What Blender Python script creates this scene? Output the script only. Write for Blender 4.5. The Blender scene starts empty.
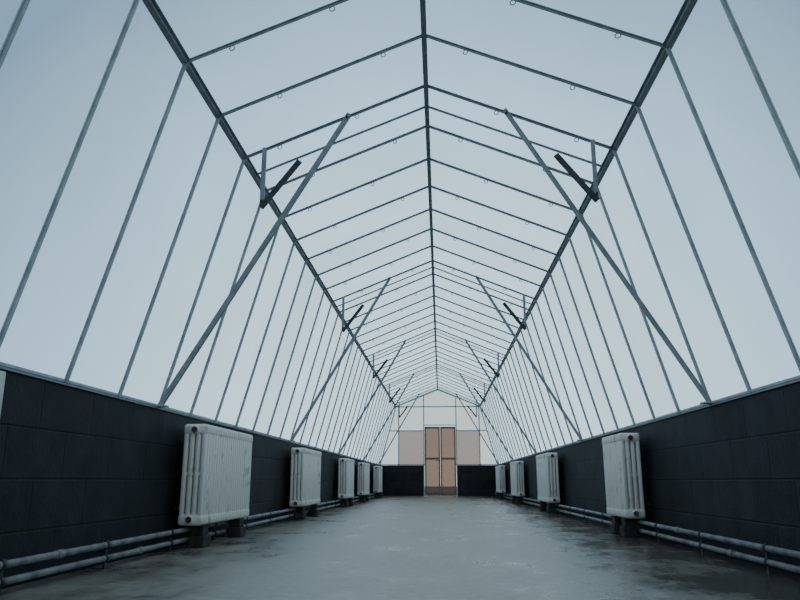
import bpy, bmesh, math, random
from mathutils import Vector, Matrix
random.seed(4)
scene = bpy.context.scene

# ------------------------------------------------------------------ dims
HW, HE = 1.79, 1.312          # half width at sill / at eave
ZS, ZE, ZR = 0.905, 2.69, 3.23  # sill, eave, ridge heights
Y0, Y1 = -2.0, 22.6
YF = 4.68                    # first braced frame
SP = 0.61                    # glazing bar spacing
BAY = SP*7

# ------------------------------------------------------------------ materials
def newmat(name):
    m = bpy.data.materials.new(name); m.use_nodes = True
    nt = m.node_tree; nt.nodes.clear()
    out = nt.nodes.new('ShaderNodeOutputMaterial')
    return m, nt, out
def N(nt, t, **kw):
    n = nt.nodes.new(t)
    for k, v in kw.items():
        setattr(n, k, v)
    return n
def ramp(nt, fac, stops):
    r = nt.nodes.new('ShaderNodeValToRGB')
    e = r.color_ramp.elements
    while len(e) < len(stops): e.new(0.5)
    for i, (p, c) in enumerate(stops):
        e[i].position = p
        e[i].color = (c[0], c[1], c[2], 1) if hasattr(c, '__len__') else (c, c, c, 1)
    nt.links.new(fac, r.inputs['Fac'])
    return r
def painted(name, c1, c2, rough=0.5, metal=0.0, scale=6, bump=0.1, lo=0.35, hi=0.65):
    m, nt, out = newmat(name)
    tc = N(nt, 'ShaderNodeTexCoord')
    no = N(nt, 'ShaderNodeTexNoise'); no.inputs['Scale'].default_value = scale
    no.inputs['Detail'].default_value = 8
    nt.links.new(tc.outputs['Object'], no.inputs['Vector'])
    r = ramp(nt, no.outputs['Fac'], [(lo, c1), (hi, c2)])
    b = N(nt, 'ShaderNodeBsdfPrincipled')
    b.inputs['Roughness'].default_value = rough
    b.inputs['Metallic'].default_value = metal
    nt.links.new(r.outputs['Color'], b.inputs['Base Color'])
    bp = N(nt, 'ShaderNodeBump'); bp.inputs['Strength'].default_value = bump
    bp.inputs['Distance'].default_value = 0.01
    nt.links.new(no.outputs['Fac'], bp.inputs['Height'])
    nt.links.new(bp.outputs['Normal'], b.inputs['Normal'])
    nt.links.new(b.outputs['BSDF'], out.inputs['Surface'])
    return m

def frosted(name, tint, trans=0.5, var=0.06):
    m, nt, out = newmat(name)
    tc = N(nt, 'ShaderNodeTexCoord')
    no = N(nt, 'ShaderNodeTexNoise'); no.inputs['Scale'].default_value = 0.9
    no.inputs['Detail'].default_value = 5
    nt.links.new(tc.outputs['Object'], no.inputs['Vector'])
    # pane-to-pane variation
    sx = N(nt, 'ShaderNodeSeparateXYZ'); nt.links.new(tc.outputs['Object'], sx.inputs[0])
    a = N(nt, 'ShaderNodeMath', operation='SUBTRACT'); a.inputs[1].default_value = YF
    nt.links.new(sx.outputs['Y'], a.inputs[0])
    d = N(nt, 'ShaderNodeMath', operation='DIVIDE'); d.inputs[1].default_value = SP
    nt.links.new(a.outputs[0], d.inputs[0])
    fl = N(nt, 'ShaderNodeMath', operation='FLOOR'); nt.links.new(d.outputs[0], fl.inputs[0])
    wn = N(nt, 'ShaderNodeTexWhiteNoise', noise_dimensions='1D'); nt.links.new(fl.outputs[0], wn.inputs['W'])
    s = N(nt, 'ShaderNodeMath', operation='MULTIPLY_ADD')
    nt.links.new(wn.outputs['Value'], s.inputs[0]); s.inputs[1].default_value = 0.35
    nt.links.new(no.outputs['Fac'], s.inputs[2])
    mr = N(nt, 'ShaderNodeMapRange')
    nt.links.new(s.outputs[0], mr.inputs['Value'])
    mr.inputs['From Min'].default_value = 0.3; mr.inputs['From Max'].default_value = 1.0
    mr.inputs['To Min'].default_value = 1-var; mr.inputs['To Max'].default_value = 1.0
    mx = N(nt, 'ShaderNodeVectorMath', operation='SCALE')
    mx.inputs[0].default_value = tint
    nt.links.new(mr.outputs[0], mx.inputs['Scale'])
    tr = N(nt, 'ShaderNodeBsdfTransparent'); tl = N(nt, 'ShaderNodeBsdfTranslucent')
    nt.links.new(mx.outputs[0], tr.inputs['Color']); nt.links.new(mx.outputs[0], tl.inputs['Color'])
    ms = N(nt, 'ShaderNodeMixShader'); ms.inputs[0].default_value = 1-trans
    nt.links.new(tr.outputs[0], ms.inputs[1]); nt.links.new(tl.outputs[0], ms.inputs[2])
    gl = N(nt, 'ShaderNodeBsdfGlossy'); gl.inputs['Roughness'].default_value = 0.35
    m2 = N(nt, 'ShaderNodeMixShader'); m2.inputs[0].default_value = 0.05
    nt.links.new(ms.outputs[0], m2.inputs[1]); nt.links.new(gl.outputs[0], m2.inputs[2])
    nt.links.new(m2.outputs[0], out.inputs['Surface'])
    return m

M_glass = frosted('frosted_glass', (0.84, 0.95, 1.0), 0.72, 0.16)
M_gup = frosted('gable_glass_light', (0.74, 0.73, 0.70), 0.6)
M_glow = frosted('gable_glass_brown', (0.40, 0.305, 0.265), 0.55, 0.2)
M_dglass = frosted('door_glass_amber', (0.27, 0.175, 0.125), 0.55, 0.1)
M_steel = painted('galvanised_steel', (0.38, 0.44, 0.47), (0.54, 0.60, 0.62), 0.5, 0.0, 14, 0.05)
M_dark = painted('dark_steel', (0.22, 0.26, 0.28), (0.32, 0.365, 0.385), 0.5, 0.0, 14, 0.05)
M_strut = painted('strut_steel', (0.03, 0.035, 0.04), (0.06, 0.07, 0.075), 0.5, 0.2, 14, 0.05)
M_rad = painted('radiator_enamel', (0.62, 0.57, 0.49), (0.92, 0.90, 0.84), 0.45, 0.0, 9, 0.08, 0.28, 0.40)
M_rust = painted('rusty_iron', (0.05, 0.03, 0.02), (0.16, 0.09, 0.06), 0.8, 0.1, 18, 0.3)
M_pipe = painted('pipe_paint', (0.17, 0.19, 0.20), (0.34, 0.36, 0.36), 0.45, 0.1, 10, 0.05)
M_wood = painted('door_wood', (0.19, 0.13, 0.09), (0.28, 0.20, 0.145), 0.6, 0, 5, 0.1)
M_white = painted('white_plastic', (0.6, 0.6, 0.55), (0.75, 0.75, 0.7), 0.4, 0, 5, 0.0)
M_ground = painted('outside_gravel', (0.10, 0.11, 0.09), (0.2, 0.2, 0.17), 0.9, 0, 3, 0.3)
M_plinth = painted('plinth_concrete', (0.03, 0.03, 0.03), (0.07, 0.065, 0.06), 0.9, 0, 12, 0.3)

def wallmat():
    m, nt, out = newmat('black_painted_blockwork')
    geo = N(nt, 'ShaderNodeTexCoord')
    sx = N(nt, 'ShaderNodeSeparateXYZ'); nt.links.new(geo.outputs['Object'], sx.inputs[0])
    ad = N(nt, 'ShaderNodeMath', operation='ADD')
    nt.links.new(sx.outputs['X'], ad.inputs[0]); nt.links.new(sx.outputs['Y'], ad.inputs[1])
    cb = N(nt, 'ShaderNodeCombineXYZ')
    nt.links.new(ad.outputs[0], cb.inputs['X']); nt.links.new(sx.outputs['Z'], cb.inputs['Y'])
    br = N(nt, 'ShaderNodeTexBrick')
    nt.links.new(cb.outputs[0], br.inputs['Vector'])
    br.inputs['Scale'].default_value = 1.0
    br.inputs['Brick Width'].default_value = 0.5
    br.inputs['Row Height'].default_value = 0.22625
    br.inputs['Mortar Size'].default_value = 0.007
    br.inputs['Mortar Smooth'].default_value = 0.8
    br.inputs['Color1'].default_value = (0.020, 0.022, 0.026, 1)
    br.inputs['Color2'].default_value = (0.034, 0.036, 0.041, 1)
    br.inputs['Mortar'].default_value = (0.010, 0.011, 0.013, 1)
    no = N(nt, 'ShaderNodeTexNoise'); no.inputs['Scale'].default_value = 5
    no.inputs['Detail'].default_value = 10
    nt.links.new(geo.outputs['Object'], no.inputs['Vector'])
    r = ramp(nt, no.outputs['Fac'], [(0.3, 0.5), (0.7, 1.0)])
    mx = N(nt, 'ShaderNodeVectorMath', operation='MULTIPLY')
    nt.links.new(br.outputs['Color'], mx.inputs[0]); nt.links.new(r.outputs['Color'], mx.inputs[1])
    b = N(nt, 'ShaderNodeBsdfPrincipled'); b.inputs['Roughness'].default_value = 0.7
    b.inputs['Specular IOR Level'].default_value = 0.35
    nt.links.new(mx.outputs[0], b.inputs['Base Color'])
    n2 = N(nt, 'ShaderNodeTexNoise'); n2.inputs['Scale'].default_value = 60
    nt.links.new(geo.outputs['Object'], n2.inputs['Vector'])
    h = N(nt, 'ShaderNodeMath', operation='MULTIPLY_ADD')
    nt.links.new(br.outputs['Fac'], h.inputs[0]); h.inputs[1].default_value = -1.2
    nt.links.new(n2.outputs['Fac'], h.inputs[2])
    bp = N(nt, 'ShaderNodeBump'); bp.inputs['Strength'].default_value = 0.5
    bp.inputs['Distance'].default_value = 0.005
    nt.links.new(h.outputs[0], bp.inputs['Height']); nt.links.new(bp.outputs[0], b.inputs['Normal'])
    nt.links.new(b.outputs[0], out.inputs['Surface'])
    return m
M_wall = wallmat()

def floormat():
    m, nt, out = newmat('wet_concrete')
    tc = N(nt, 'ShaderNodeTexCoord')
    mp = N(nt, 'ShaderNodeMapping'); mp.inputs['Scale'].default_value = (1.0, 0.6, 1)
    nt.links.new(tc.outputs['Object'], mp.inputs['Vector'])
    big = N(nt, 'ShaderNodeTexNoise'); big.inputs['Scale'].default_value = 2.2; big.inputs['Detail'].default_value = 10
    big.inputs['Roughness'].default_value = 0.7
    nt.links.new(mp.outputs[0], big.inputs['Vector'])
    fine = N(nt, 'ShaderNodeTexNoise'); fine.inputs['Scale'].default_value = 22; fine.inputs['Detail'].default_value = 10
    nt.links.new(tc.outputs['Object'], fine.inputs['Vector'])
    sx = N(nt, 'ShaderNodeSeparateXYZ'); nt.links.new(tc.outputs['Object'], sx.inputs[0])
    sq = N(nt, 'ShaderNodeMath', operation='MULTIPLY'); nt.links.new(sx.outputs['X'], sq.inputs[0]); nt.links.new(sx.outputs['X'], sq.inputs[1])
    w1 = N(nt, 'ShaderNodeMath', operation='MULTIPLY_ADD'); nt.links.new(sq.outputs[0], w1.inputs[0])
    w1.inputs[1].default_value = 0.05; nt.links.new(big.outputs['Fac'], w1.inputs[2])
    w2 = N(nt, 'ShaderNodeMath', operation='MULTIPLY_ADD'); nt.links.new(sx.outputs['X'], w2.inputs[0])
    w2.inputs[1].default_value = 0.04; nt.links.new(w1.outputs[0], w2.inputs[2])
    wet = ramp(nt, w2.outputs[0], [(0.47, 0.0), (0.68, 1.0)])
    dry = ramp(nt, fine.outputs['Fac'], [(0.3, (0.235, 0.21, 0.175)), (0.7, (0.34, 0.31, 0.26))])
    wc = ramp(nt, fine.outputs['Fac'], [(0.3, (0.070, 0.056, 0.042)), (0.7, (0.12, 0.10, 0.078))])
    mx = N(nt, 'ShaderNodeMix', data_type='RGBA')
    nt.links.new(wet.outputs['Color'], mx.inputs[0])
    nt.links.new(dry.outputs['Color'], mx.inputs[6]); nt.links.new(wc.outputs['Color'], mx.inputs[7])
    rr = N(nt, 'ShaderNodeMapRange'); nt.links.new(wet.outputs['Color'], rr.inputs['Value'])
    rr.inputs['To Min'].default_value = 0.42; rr.inputs['To Max'].default_value = 0.2
    b = N(nt, 'ShaderNodeBsdfPrincipled')
    nt.links.new(mx.outputs[2], b.inputs['Base Color']); nt.links.new(rr.outputs[0], b.inputs['Roughness'])
    bp = N(nt, 'ShaderNodeBump'); bp.inputs['Strength'].default_value = 0.25; bp.inputs['Distance'].default_value = 0.01
    nt.links.new(fine.outputs['Fac'], bp.inputs['Height']); nt.links.new(bp.outputs[0], b.inputs['Normal'])
    nt.links.new(b.outputs[0], out.inputs['Surface'])
    return m
M_floor = floormat()

# ------------------------------------------------------------------ mesh helpers
class MB:
    def __init__(s): s.bm = bmesh.new()
    def box(s, lo, hi, mi=0, bevel=0, seg=2):
        r = bmesh.ops.create_cube(s.bm, size=1)
        vs = r['verts']
        for v in vs:
            v.co = Vector([(lo[i]+hi[i])/2 + v.co[i]*(hi[i]-lo[i]) for i in range(3)])
        fs = set(f for v in vs for f in v.link_faces)
        if bevel:
            es = list(set(e for v in vs for e in v.link_edges))
            rr = bmesh.ops.bevel(s.bm, geom=es, offset=bevel, segments=seg, affect='EDGES', clamp_overlap=True, profile=0.5)
            fs = set(rr['faces']) | set(f for v in rr['verts'] for f in v.link_faces)
        for f in fs:
            if f.is_valid: f.material_index = mi
    def beam(s, a, b, w, h, up=(0, 0, 1), mi=0, off=0.0):
        a = Vector(a); b = Vector(b); d = (b-a).normalized()
        u = Vector(up); u = (u-d*u.dot(d)).normalized(); r = d.cross(u)
        vs = []
        for p in (a, b):
            for sx, sy in ((-1, -1), (1, -1), (1, 1), (-1, 1)):
                vs.append(s.bm.verts.new(p + r*(sx*w/2) + u*(sy*h/2+off)))
        idx = [(3, 2, 1, 0), (4, 5, 6, 7), (0, 1, 5, 4), (1, 2, 6, 5), (2, 3, 7, 6), (3, 0, 4, 7)]
        for q in idx:
            f = s.bm.faces.new([vs[i] for i in q]); f.material_index = mi
    def tbar(s, a, b, inward, w=0.03, d=0.035, mi=0):
        s.beam(a, b, w, 0.006, inward, mi, off=0.004)
        s.beam(a, b, 0.006, d, inward, mi, off=0.006+d/2)
    def cyl(s, a, b, r, seg=14, mi=0, smooth=True, cap=True):
        a = Vector(a); b = Vector(b); d = (b-a).normalized()
        t = Vector((0, 0, 1)) if abs(d.z) < .9 else Vector((1, 0, 0))
        u = (t-d*t.dot(d)).normalized(); v = d.cross(u)
        A = []; B = []
        for i in range(seg):
            an = 2*math.pi*i/seg; o = u*math.cos(an)*r + v*math.sin(an)*r
            A.append(s.bm.verts.new(a+o)); B.append(s.bm.verts.new(b+o))
        for i in range(seg):
            j = (i+1) % seg
            f = s.bm.faces.new((A[i], A[j], B[j], B[i])); f.smooth = smooth; f.material_index = mi
        if cap:
            f = s.bm.faces.new(A[::-1]); f.material_index = mi
            f = s.bm.faces.new(B); f.material_index = mi
    def tube(s, pts, r, seg=12, mi=0):
        for i in range(len(pts)-1): s.cyl(pts[i], pts[i+1], r, seg, mi)
        for p in pts[1:-1]:
            rr = bmesh.ops.create_uvsphere(s.bm, u_segments=seg, v_segments=8, radius=r*1.12, matrix=Matrix.Translation(p))
            for v in rr['verts']:
                for f in v.link_faces: f.smooth = True; f.material_index = mi
    def torus(s, c, n, R, r, mi=0, S=12, T=6):
        c = Vector(c); n = Vector(n).normalized()
        t = Vector((0, 0, 1)) if abs(n.z) < .9 else Vector((1, 0, 0))
        u = (t-n*t.dot(n)).normalized(); v = n.cross(u)
        g = []
        for i in range(S):
            a = 2*math.pi*i/S; e = u*math.cos(a)+v*math.sin(a)
            g.append([s.bm.verts.new(c+e*(R+r*math.cos(2*math.pi*j/T))+n*r*math.sin(2*math.pi*j/T)) for j in range(T)])
        for i in range(S):
            for j in range(T):
                f = s.bm.faces.new((g[i][j], g[(i+1) % S][j], g[(i+1) % S][(j+1) % T], g[i][(j+1) % T]))
                f.smooth = True; f.material_index = mi
    def poly(s, pts, mi=0):
        f = s.bm.faces.new([s.bm.verts.new(p) for p in pts]); f.material_index = mi
    def mesh(s, name, mats):
        bmesh.ops.recalc_face_normals(s.bm, faces=s.bm.faces[:])
        me = bpy.data.meshes.new(name); s.bm.to_mesh(me); s.bm.free()
        for m in mats: me.materials.append(m)
        return me
    def obj(s, name, mats, parent=None, loc=(0, 0, 0)):
        o = bpy.data.objects.new(name, s.mesh(name, mats)); scene.collection.objects.link(o)
        o.location = loc
        if parent: o.parent = parent
        return o

# ------------------------------------------------------------------ shell
m = MB(); m.box((-HW-0.2, Y0-0.2, -0.1), (HW+0.2, Y1+0.2, 0)); m.obj('floor', [M_floor])
m = MB(); m.poly([(-60, -40, -0.12), (60, -40, -0.12), (60, 80, -0.12), (-60, 80, -0.12)]); m.obj('ground', [M_ground])
for sgn, nm in ((-1, 'left'), (1, 'right')):
    m = MB()
    xs = sorted((sgn*HW, sgn*(HW+0.2)))
    m.box((xs[0], Y0-0.2, 0), (xs[1], Y1+0.2, ZS))
    m.obj('wall_'+nm, [M_wall])
    m = MB()
    xs = sorted((sgn*(HW-0.012), sgn*(HW+0.2)))
    m.box((xs[0], Y0, ZS), (xs[1], Y1, ZS+0.010))
    m.obj('trim_1' if sgn < 0 else 'trim_2', [M_dark])
    m = MB()
    m.poly([(sgn*(HW+.012), Y0, ZS+.01), (sgn*(HW+.012), Y1, ZS+.01), (sgn*(HE+.012), Y1, ZE), (sgn*(HE+.012), Y0, ZE)])
    m.obj('window_1' if sgn < 0 else 'window_2', [M_glass])
m = MB()
m.poly([(-HE-.012, Y0, ZE), (-HE-.012, Y1, ZE), (0, Y1, ZR+.004), (0, Y0, ZR+.004)])
m.poly([(HE+.012, Y0, ZE), (HE+.012, Y1, ZE), (0, Y1, ZR+.004), (0, Y0, ZR+.004)])
m.obj('ceiling', [M_glass])

# ------------------------------------------------------------------ steel frame
ys = []
y = YF
while y > Y0: y -= SP
y += SP
while y < Y1-0.1:
    ys.append(y); y += SP
frames = [YF+BAY*k for k in range(-1, 5) if Y0 < YF+BAY*k < Y1-0.3]
m = MB()
for sgn in (-1, 1):
    nin = Vector((-sgn, 0, -(HW-HE)/(ZE-ZS))).normalized()
    rin = Vector((-sgn*(ZR-ZE)/HE, 0, -1)).normalized()
    for y in ys:
        m.tbar((sgn*HW, y, ZS+.01), (sgn*HE, y, ZE), nin, 0.018, 0.016, 0)
        isf = any(abs(y-f) < .01 for f in frames)
        w = 0.024 if isf else 0.018
        m.tbar((sgn*HE, y, ZE), (0, y, ZR), rin, w, 0.014, 1)
    for f in frames:
        m.tbar((sgn*HE, f+.3, ZE), (0, f+.3, ZR), rin, 0.014, 0.010, 1)
    m.beam((sgn*HE, Y0, ZE), (sgn*HE, Y1, ZE), 0.034, 0.028, (0, 0, 1), 1)
    m.beam((sgn*(HE-.022), Y0, ZE+.010), (sgn*(HE-.022), Y1, ZE+.010), 0.02, 0.006, (0, 0, 1), 1)
    m.beam((sgn*(HW-.004), Y0, ZS+.02), (sgn*(HW-.004), Y1, ZS+.02), 0.018, 0.014, (0, 0, 1), 0)
m.beam((0, Y0, ZR-.013), (0, Y1, ZR-.013), 0.024, 0.026, (0, 0, 1), 1)
m.beam((0, Y0, ZR-.029), (0, Y1, ZR-.029), 0.034, 0.006, (0, 0, 1), 1)
for i, y in enumerate(ys):
    for sgn in (-1, 1):
        for t in ((0.30, 0.80) if i % 2 else (0.2, 0.62)):
            x = sgn*HE*(1-t); z = ZE+(ZR-ZE)*t
            m.torus((x, y, z-.036), (0.2, 1, 0), 0.015, 0.0032, 1)
m.obj('greenhouse_steel_frame', [M_steel, M_dark])

def brace(f, sgn):
    m = MB()
    top = Vector((sgn*0.56, f-.035, 2.975)); foot = Vector((sgn*(HW-.03), f-.035, ZS+.02))
    d = (top-foot).normalized()
    m.beam(foot, top+d*.02, 0.032, 0.006, (0, 1, 0), 1, off=-.006)
    side = Vector((d.z, 0, -d.x))
    m.beam(foot+side*.014, top+side*.014+d*.02, 0.005, 0.03, (0, 1, 0), 1, off=.004)
    m.box((min(sgn*(HW-.07), sgn*(HW-.005)), f-.06, ZS+.012), (max(sgn*(HW-.07), sgn*(HW-.005)), f+.02, ZS+.022), 0)
    hx = sgn*1.15
    m.beam((hx, f-.045, 2.74), (hx, f-.045, 2.31), 0.006, 0.03, (1, 0, 0), 1)
    m.beam((hx, f-.03, 2.74), (hx, f-.03, 2.31), 0.022, 0.006, (1, 0, 0), 1, off=.01)
    m.beam((sgn*1.150, f-.06, 2.28), (sgn*0.89, f-.06, 2.625), 0.010, 0.04, (1, 0, 1), 2)
    m.beam((sgn*1.150, f-.05, 2.28), (sgn*0.89, f-.05, 2.625), 0.026, 0.008, (1, 0, 1), 2)
    for p in ((hx, 2.33), (sgn*0.91, 2.60), (sgn*.565, 2.96)):
        m.cyl((p[0], f-.075, p[1]), (p[0], f-.02, p[1]), 0.008, 6, 2, False)
    m.obj('roof_brace', [M_steel, M_dark, M_strut])
for f in frames:
    for sgn in (-1, 1): brace(f, sgn)

# ------------------------------------------------------------------ far gable
DX0, DX1, DZ = -0.42, 0.54, 2.10
m = MB()
m.box((-HW, Y1, 0), (DX0-.03, Y1+.2, ZS)); m.box((DX1+.03, Y1, 0), (HW, Y1+.2, ZS))
m.obj('wall_back', [M_wall])
def sx(z):
    return HW-(HW-HE)*(z-ZS)/(ZE-ZS)
GX0, GX1, GZ = -1.22, 1.27, 1.95
m = MB(); yg = Y1+.03
m.poly([(-HE, yg, ZE), (HE, yg, ZE), (0, yg, ZR)], 0)
m.poly([(GX0, yg, GZ), (DX0, yg, GZ), (DX0, yg, ZE), (GX0, yg, ZE)], 0)
m.poly([(DX1, yg, GZ), (GX1, yg, GZ), (GX1, yg, ZE), (DX1, yg, ZE)], 0)
m.poly([(DX0, yg, DZ), (DX1, yg, DZ), (DX1, yg, ZE), (DX0, yg, ZE)], 0)
m.poly([(GX0, yg, ZS), (DX0, yg, ZS), (DX0, yg, GZ), (GX0, yg, GZ)], 1)
m.poly([(DX1, yg, ZS), (GX1, yg, ZS), (GX1, yg, GZ), (DX1, yg, GZ)], 1)
m.poly([(-HW, yg, ZS), (GX0, yg, ZS), (GX0, yg, ZE), (-HE, yg, ZE)], 0)
m.poly([(GX1, yg, ZS), (HW, yg, ZS), (HE, yg, ZE), (GX1, yg, ZE)], 0)
m.obj('window_3', [M_gup, M_glow, M_glass])
m = MB(); yb = Y1-.0
for a, b in (((-HE, ZE), (HE, ZE)), ((GX0, ZS), (GX0, ZE+.03)), ((GX1, ZS), (GX1, ZE)),
             ((DX0-.02, 0), (DX0-.02, ZE+.36)), ((DX1+.02, 0), (DX1+.02, ZE+.27)), ((-sx(GZ), GZ), (DX0, GZ)), ((DX1, GZ), (sx(GZ), GZ)),
             ((DX0, DZ+.02), (DX1, DZ+.02)), ((-HW, ZS+.02), (DX0, ZS+.02)), ((DX1, ZS+.02), (HW, ZS+.02)),
             ((-HW, ZS), (-HE, ZE)), ((HW, ZS), (HE, ZE)), ((-HE, ZE), (0, ZR-.01)), ((HE, ZE), (0, ZR-.01))):
    m.beam((a[0], yb, a[1]), (b[0], yb, b[1]), 0.033, 0.033, (0, 1, 0), 0)
m.obj('gable_frame', [M_steel])
door = bpy.data.objects.new('door_1', None); scene.collection.objects.link(door)
door.location = ((DX0+DX1)/2, Y1, 0)
W = (DX1-DX0)/2
for k in (0, 1):
    m = MB(); x0 = -W+k*W+.003; x1 = x0+W-.006; s = .045
    m.box((x0, .0, .01), (x0+s, .04, DZ-.02)); m.box((x1-s, 0, .01), (x1, .04, DZ-.02))
    for z0, z1 in ((.01, .10), (1.08, 1.14), (DZ-.08, DZ-.02)):
        m.box((x0+s, 0, z0), (x1-s, .04, z1))
    m.poly([(x0+s, .02, .10), (x1-s, .02, .10), (x1-s, .02, 1.08), (x0+s, .02, 1.08)], 1)
    m.poly([(x0+s, .02, 1.14), (x1-s, .02, 1.14), (x1-s, .02, DZ-.08), (x0+s, .02, DZ-.08)], 1)
    m.obj('leaf_%d' % (k+1), [M_wood, M_dglass], door)
m = MB(); m.cyl((-.03, -.05, 1.05), (-.03, 0, 1.05), .008, 8); m.cyl((-.03, -.045, 1.05), (-.14, -.045, 1.05), .008, 8)
m.obj('handle', [M_strut], door)

m = MB(); m.box((-HW, Y0-.2, 0), (HW, Y0, ZS)); m.obj('wall_front', [M_wall])
m = MB(); m.poly([(-HW, Y0, ZS), (HW, Y0, ZS), (HE, Y0, ZE), (0, Y0, ZR), (-HE, Y0, ZE)]); m.obj('window_4', [M_glass])

# ------------------------------------------------------------------ radiators
RH0, RH1, RD = 0.15, 0.832, 0.17
GAP = 0.07
def radiator_mesh(n):
    m = MB(); p = 0.058
    for i in range(n):
        yc = p*(i+.5)
        for j in range(4):
            xc = RD*(j+.5)/4
            m.box((xc-.0165, yc-.021, RH0+.02), (xc+.0165, yc+.021, RH1-.02), 0, .012, 3)
        for z0, z1 in ((RH0, RH0+.075), (RH1-.075, RH1)):
            m.box((0, yc-.025, z0), (RD, yc+.025, z1), 0, .02, 3)
        m.box((.02, yc-.012, (RH0+RH1)/2-.012), (RD-.02, yc+.012, (RH0+RH1)/2+.012), 0, .005, 1)
    L = p*n
    for z in (RH0+.04, RH1-.04):
        m.cyl((RD/2, -.012, z), (RD/2, L+.012, z), .026, 12, 0)
        m.cyl((RD/2, -.022, z), (RD/2, -.010, z), .022, 6, 1, False)
        m.cyl((RD/2, L+.01, z), (RD/2, L+.024, z), .022, 6, 1, False)
    for yy in (p*2, L-p*2):
        m.box((-GAP+.003, yy-.01, RH1-.12), (.03, yy+.01, RH1-.10), 1)
        m.box((-GAP+.003, yy-.01, RH0+.10), (.03, yy+.01, RH0+.12), 1)
    for yy in (p*1.5, L-p*2.5-.1):
        m.box((.06, yy, 0), (RD-.005, yy+.16, .08), 2, .006, 1)
        m.box((.065, yy+.02, .08), (RD-.02, yy+.14, RH0+.004), 2, .004, 1)
    m.tube([Vector((RD/2, L+.02, RH0+.04)), Vector((RD/2, L+.075, RH0+.04)), Vector((RD/2, L+.075, .115)), Vector((.05, L+.075, .115))], .013, 10, 3)
    for f in m.bm.faces:
        if f.material_index == 0: f.smooth = True
    return m.mesh('radiator', [M_rad, M_rust, M_plinth, M_pipe])
meshes = {}
def radiator(sgn, y, n):
    if n not in meshes: meshes[n] = radiator_mesh(n)
    me = meshes[n]
    if sgn > 0:
        key = (n, 'R')
        if key not in meshes:
            m2 = me.copy(); m2.transform(Matrix.Scale(-1, 4, (1, 0, 0))); m2.flip_normals(); meshes[key] = m2
        me = meshes[key]
    o = bpy.data.objects.new('cast_iron_radiator', me); scene.collection.objects.link(o)
    o.location = (sgn*(HW-GAP), y, 0)
LR = [(5.0, 22), (8.7, 22), (12.8, 18), (15.8, 18), (19.5, 18)]
RR = [(6.15, 12), (10.45, 20), (14.8, 20), (19.1, 20)]
for y, n in LR: radiator(-1, y, n)
for y, n in RR: radiator(1, y, n)

# ------------------------------------------------------------------ heating pipes
PZ1, PZ2, PR = .118, .052, .0155
for sgn in (-1, 1):
    m = MB()
    xa = sgn*(HW-.10)
    m.cyl((xa, Y0+.1, PZ1), (xa, Y1-.3, PZ1), PR, 14)
    m.cyl((xa, Y0+.1, PZ2), (xa, Y1-.3, PZ2), PR, 14)
    m.tube([Vector((xa, Y1-.3, PZ1)), Vector((xa, Y1-.25, PZ1)), Vector((xa, Y1-.25, PZ2)), Vector((xa, Y1-.3, PZ2))], PR)
    y = 1.1; k = 0
    while y < Y1-.5:
        m.box((xa-.005, y-.010, 0), (xa+.005, y+.010, .142), 1)
        m.box((min(xa, sgn*(HW-.003)), y-.008, .080), (max(xa, sgn*(HW-.003)), y+.008, .090), 1)
        for z in (PZ1, PZ2):
            m.cyl((xa, y-.014, z), (xa, y+.014, z), .021, 14, 1)
        yy = y+.45
        z = PZ1 if k % 2 == 0 else PZ2
        m.cyl((xa, yy-.03, z), (xa, yy+.03, z), .020, 14, 0)
        y += .93; k += 1
    m.obj('heating_pipes', [M_pipe, M_strut])

m = MB()
m.box((-HW+.002, 2.80, .62), (-HW+.04, 2.92, .89), 0, .006, 2)
m.box((-HW+.04, 2.82, .65), (-HW+.045, 2.90, .86), 0, .002, 1)
m.cyl((-HW+.02, 2.86, .62), (-HW+.02, 2.86, 0.0), .009, 8, 1)
m.obj('junction_box', [M_white, M_strut])

# ------------------------------------------------------------------ world (overcast, brighter ahead)
w = bpy.data.worlds.new('overcast'); scene.world = w; w.use_nodes = True
nt = w.node_tree; nt.nodes.clear()
out = nt.nodes.new('ShaderNodeOutputWorld'); bg = nt.nodes.new('ShaderNodeBackground')
tc = nt.nodes.new('ShaderNodeTexCoord'); s = nt.nodes.new('ShaderNodeSeparateXYZ')
nt.links.new(tc.outputs['Generated'], s.inputs[0])
r = ramp(nt, s.outputs['Y'], [(0.0, (0.31, 0.37, 0.41)), (0.72, (0.175, 0.27, 0.38)), (0.88, (0.54, 0.75, 0.91)), (1.0, (0.84, 0.97, 1.0))])
nt.links.new(r.outputs['Color'], bg.inputs['Color']); bg.inputs['Strength'].default_value = 1.85
nt.links.new(bg.outputs[0], out.inputs['Surface'])

# ------------------------------------------------------------------ camera
cam = bpy.data.cameras.new('camera'); co = bpy.data.objects.new('camera', cam); scene.collection.objects.link(co)
fpx = 720.0
cam.sensor_width = 36; cam.lens = fpx*36/800
p = math.atan(181/fpx); wz = math.atan(41*math.cos(p)/fpx)
co.location = (0.07, 0, 0.444); co.rotation_euler = (math.pi/2+p, 0, wz)
cam.clip_start = 0.02
scene.camera = co
